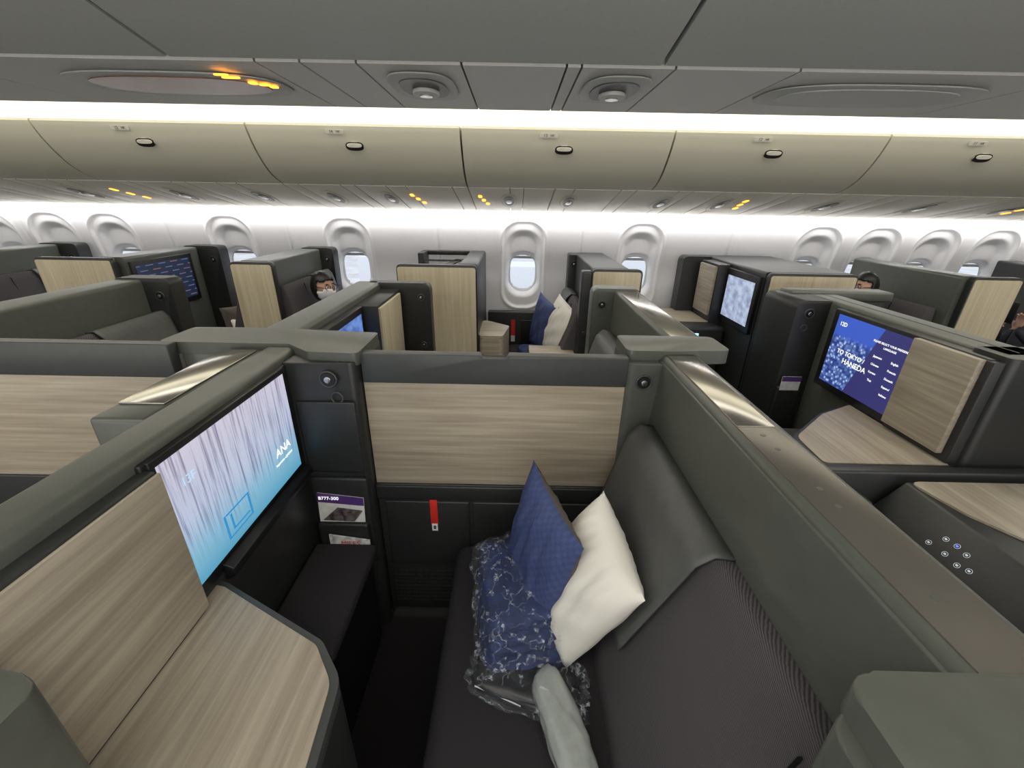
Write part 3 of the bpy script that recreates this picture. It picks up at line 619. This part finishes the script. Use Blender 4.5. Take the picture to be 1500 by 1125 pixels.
# ---------------------------------------------------------------- people
def person(name,x,y,zh,d,mask=True,phone=False,turn=0):
    """seated, faces d*X ; zh = head centre height"""
    P=G(name)
    sk=[((0,0,.50),.15),((0.0,0,.72),.15),((-.02*d,0,zh-.30),.17),((-.01*d,0,zh-.19),.075),((0,0,zh-.11),.055)]
    vs=[V((x+a[0],y+a[1],a[2])) for a,r in sk]; rad=[r for a,r in sk]; ed=[(i,i+1) for i in range(4)]
    def add(parent,pt,r): vs.append(V((x+pt[0]*d,y+pt[1],pt[2]))); rad.append(r); ed.append((parent,len(vs)-1)); return len(vs)-1
    hands=[]
    for s in (1,-1):
        sh=add(2,(-.01,s*.17,zh-.27),.065)
        if phone: el=add(sh,(.10,s*.22,zh-.48),.045); ha=add(el,(.33,s*.07,zh-.24),.028)
        else: el=add(sh,(.02,s*.23,zh-.55),.048); ha=add(el,(.24,s*.12,.66),.03)
        hands.append(vs[ha].copy())
        kn=add(0,(.45,s*.10,.52),.07); an=add(kn,(.50,s*.10,.10),.045); add(an,(.62,s*.10,.06),.04)
    me=bpy.data.meshes.new('body'); me.from_pydata(vs,ed,[]); o=bpy.data.objects.new('body',me); COL.objects.link(o); o.parent=P
    md=o.modifiers.new('s','SKIN'); o.modifiers.new('d','SUBSURF').levels=2; o.modifiers['d'].render_levels=2; md.use_smooth_shade=True
    for i,r in enumerate(rad): me.skin_vertices[0].data[i].radius=(r,r)
    me.skin_vertices[0].data[0].use_root=True
    me.materials.append(DARKCL)
    H=V((x+.02*d,y,zh))
    def ell(n,c,s,m,cut=None,sub=3):
        bm=bmesh.new(); bmesh.ops.create_icosphere(bm,subdivisions=sub,radius=1)
        for v in bm.verts: v.co=V((v.co.x*s[0]*1,v.co.y*s[1],v.co.z*s[2]))+V(c)
        return fin(n,bm,m,P,ang=180)
    bm=bmesh.new(); bmesh.ops.create_icosphere(bm,subdivisions=4,radius=1)
    for v in bm.verts:
        q=v.co.copy(); f=q.x*d
        lower=max(0,-q.z); wy=.074*(1-.28*lower); wx=.094*(1-.12*lower)
        px=q.x*wx; 
        if f>.7: px+=d*.022*math.exp(-((q.y/.16)**2))*math.exp(-(((q.z+.12)/.2)**2)); px-=d*.008*math.exp(-(((abs(q.y)-.35)/.18)**2))*math.exp(-(((q.z-.08)/.13)**2))
        if f>0 and q.z<-.5: px+=d*.012
        v.co=V((px,q.y*wy,q.z*.115))+H
    fin('head',bm,SKIN,P,ang=180)
    bm=bmesh.new(); bmesh.ops.create_icosphere(bm,subdivisions=4,radius=1)
    bmesh.ops.delete(bm,geom=[v for v in bm.verts if (v.co.x*d>.25 and v.co.z<.45-.1*abs(v.co.y)) or v.co.z<-.85],context='VERTS')
    for v in bm.verts:
        q=v.co; r=1+.03*math.sin(q.y*22)*math.sin(q.z*15)
        v.co=V((q.x*.107*r,q.y*.090*r,q.z*.128*r+.004))+H
    o=fin('hair',bm,HAIR,P,ang=180); m2=o.modifiers.new('t','SOLIDIFY'); m2.thickness=.012
    for s in (1,-1):
        ell('ear',H+V((-.005*d,s*.080,-.01)),(.016,.008,.028),SKIN,sub=2)
        ell('eye',H+V((.083*d,s*.030,.012)),(.010,.013,.008),WHITEP,sub=2); ell('pupil',H+V((.090*d,s*.030,.012)),(.005,.006,.006),BLACK,sub=2)
        ell('eyebrow',H+V((.090*d,s*.032,.035)),(.006,.018,.004),HAIR,sub=2)
        ringo('glasses_rim',H+V((.101*d,s*.033,.010)),(d,0,0),.024,.0025,BLACK,P,.8)
        box('glasses_temple',*sorted((H.x-.0*d,H.x+.10*d)),H.y+s*.080-.002,H.y+s*.080+.002,H.z+.012,H.z+.017,BLACK,P,0)
    ell('mouth',H+V((.088*d,0,-.058)),(.006,.022,.006),RED,sub=2)
    if mask:
        bm=bmesh.new(); bmesh.ops.create_icosphere(bm,subdivisions=4,radius=1)
        bmesh.ops.delete(bm,geom=[v for v in bm.verts if v.co.x*d<.10 or v.co.z>.0 or v.co.z<-.95],context='VERTS')
        for v in bm.verts:
            q=v.co; v.co=V((q.x*(.112+.016*math.exp(-(q.y/.3)**2)),q.y*.086,q.z*.126))+H
        o=fin('face_mask',bm,MASKM,P,ang=180); m2=o.modifiers.new('t','SOLIDIFY'); m2.thickness=.003
    for hi,(s,h) in enumerate(zip((1,-1),hands)):
        up=V((0,0,1)) if phone else V((d*.9,0,-.2)); up.normalize(); side=V((0,-s,0)); 
        vs=[h,h+up*.05,]; ed=[(0,1)]; rd=[.022,.030]
        for fi,(off,L) in enumerate(((-.027,.062),(-.009,.075),(.010,.070),(.027,.055))):
            b0=len(vs); a=h+up*.075-side*off; vs.append(a); rd.append(.010); ed.append((1,b0))
            vs.append(a+up*L*.5+V((d*.006,0,0))); rd.append(.0085); ed.append((b0,b0+1))
            vs.append(a+up*L*.85+V((d*.02,0,-.008))); rd.append(.0075); ed.append((b0+1,b0+2))
        b0=len(vs); vs.append(h+up*.03+side*.035); rd.append(.011); ed.append((0,b0)); vs.append(h+up*.065+side*.05); rd.append(.009); ed.append((b0,b0+1))
        me=bpy.data.meshes.new('hand'); me.from_pydata(vs,ed,[]); o=bpy.data.objects.new('hand',me); COL.objects.link(o); o.parent=P
        md=o.modifiers.new('s','SKIN'); o.modifiers.new('d','SUBSURF').levels=1; md.use_smooth_shade=True
        for i,r in enumerate(rd): me.skin_vertices[0].data[i].radius=(r,r)
        me.skin_vertices[0].data[0].use_root=True; me.materials.append(SKIN)
    if phone:
        ph=G('smartphone'); hx=x+.36*d
        box('phone_body',hx-.004,hx+.004,y-.04,y+.04,zh-.20,zh-.04,BLACK,ph,.003); ph_s=(hx-.0045*d)
        quad('phone_screen',[(ph_s,y-.035,zh-.195),(ph_s,y+.035,zh-.195),(ph_s,y+.035,zh-.045),(ph_s,y-.035,zh-.045)],S_B,ph)
    P.matrix_world=Matrix.Translation((x,y,0))@Matrix.Rotation(turn,4,'Z')@Matrix.Translation((-x,-y,0))
    return P
person('seated_passenger',-1.58,3.50,1.130,1,turn=-.5)
person('seated_passenger',2.95,3.60,1.19,-1,turn=.2)
person('seated_passenger',4.20,3.25,1.20,-1,True,True)

# ---------------------------------------------------------------- lights
def area(name,loc,rot,sx,sy,pw,col):
    l=bpy.data.lights.new(name,'AREA'); l.shape='RECTANGLE'; l.size=sx; l.size_y=sy; l.energy=pw; l.color=col
    o=bpy.data.objects.new(name,l); o.location=loc; o.rotation_euler=rot; COL.objects.link(o); return o
area('window_wash_light',(0.3,4.06,1.69),(math.radians(14),0,0),11,.04,21,(1,.98,.98))
area('far_aisle_light',(0.3,2.45,2.60),(0,0,0),11,.6,72,(1,.95,.84))
area('near_aisle_light',(0.3,-.45,2.58),(0,0,0),11,.9,120,(1,.96,.88))
area('near_side_fill_light',(0.3,-1.57,1.15),(math.radians(-90),0,0),11,.8,95,(.99,.98,.96))  # added fill behind the camera to brighten bin fronts and ceiling, no window here
w=bpy.data.worlds.new('sky'); sc.world=w; w.use_nodes=True; nt=w.node_tree
bg=nt.nodes['Background']; bg.inputs[0].default_value=(.84,.90,1,1); bg.inputs[1].default_value=1.4

# ---------------------------------------------------------------- camera
cam=bpy.data.cameras.new('camera'); co=bpy.data.objects.new('camera',cam); COL.objects.link(co)
cam.sensor_width=36; cam.lens=620/1500*36; cam.clip_start=.02; cam.clip_end=500
pt=math.radians(23.3)
M=Matrix.Rotation(math.radians(90)-pt,4,'X')@Matrix.Rotation(math.radians(1.07),4,'Z')
M.translation=V((0,0,1.8)); co.matrix_world=M
sc.camera=co
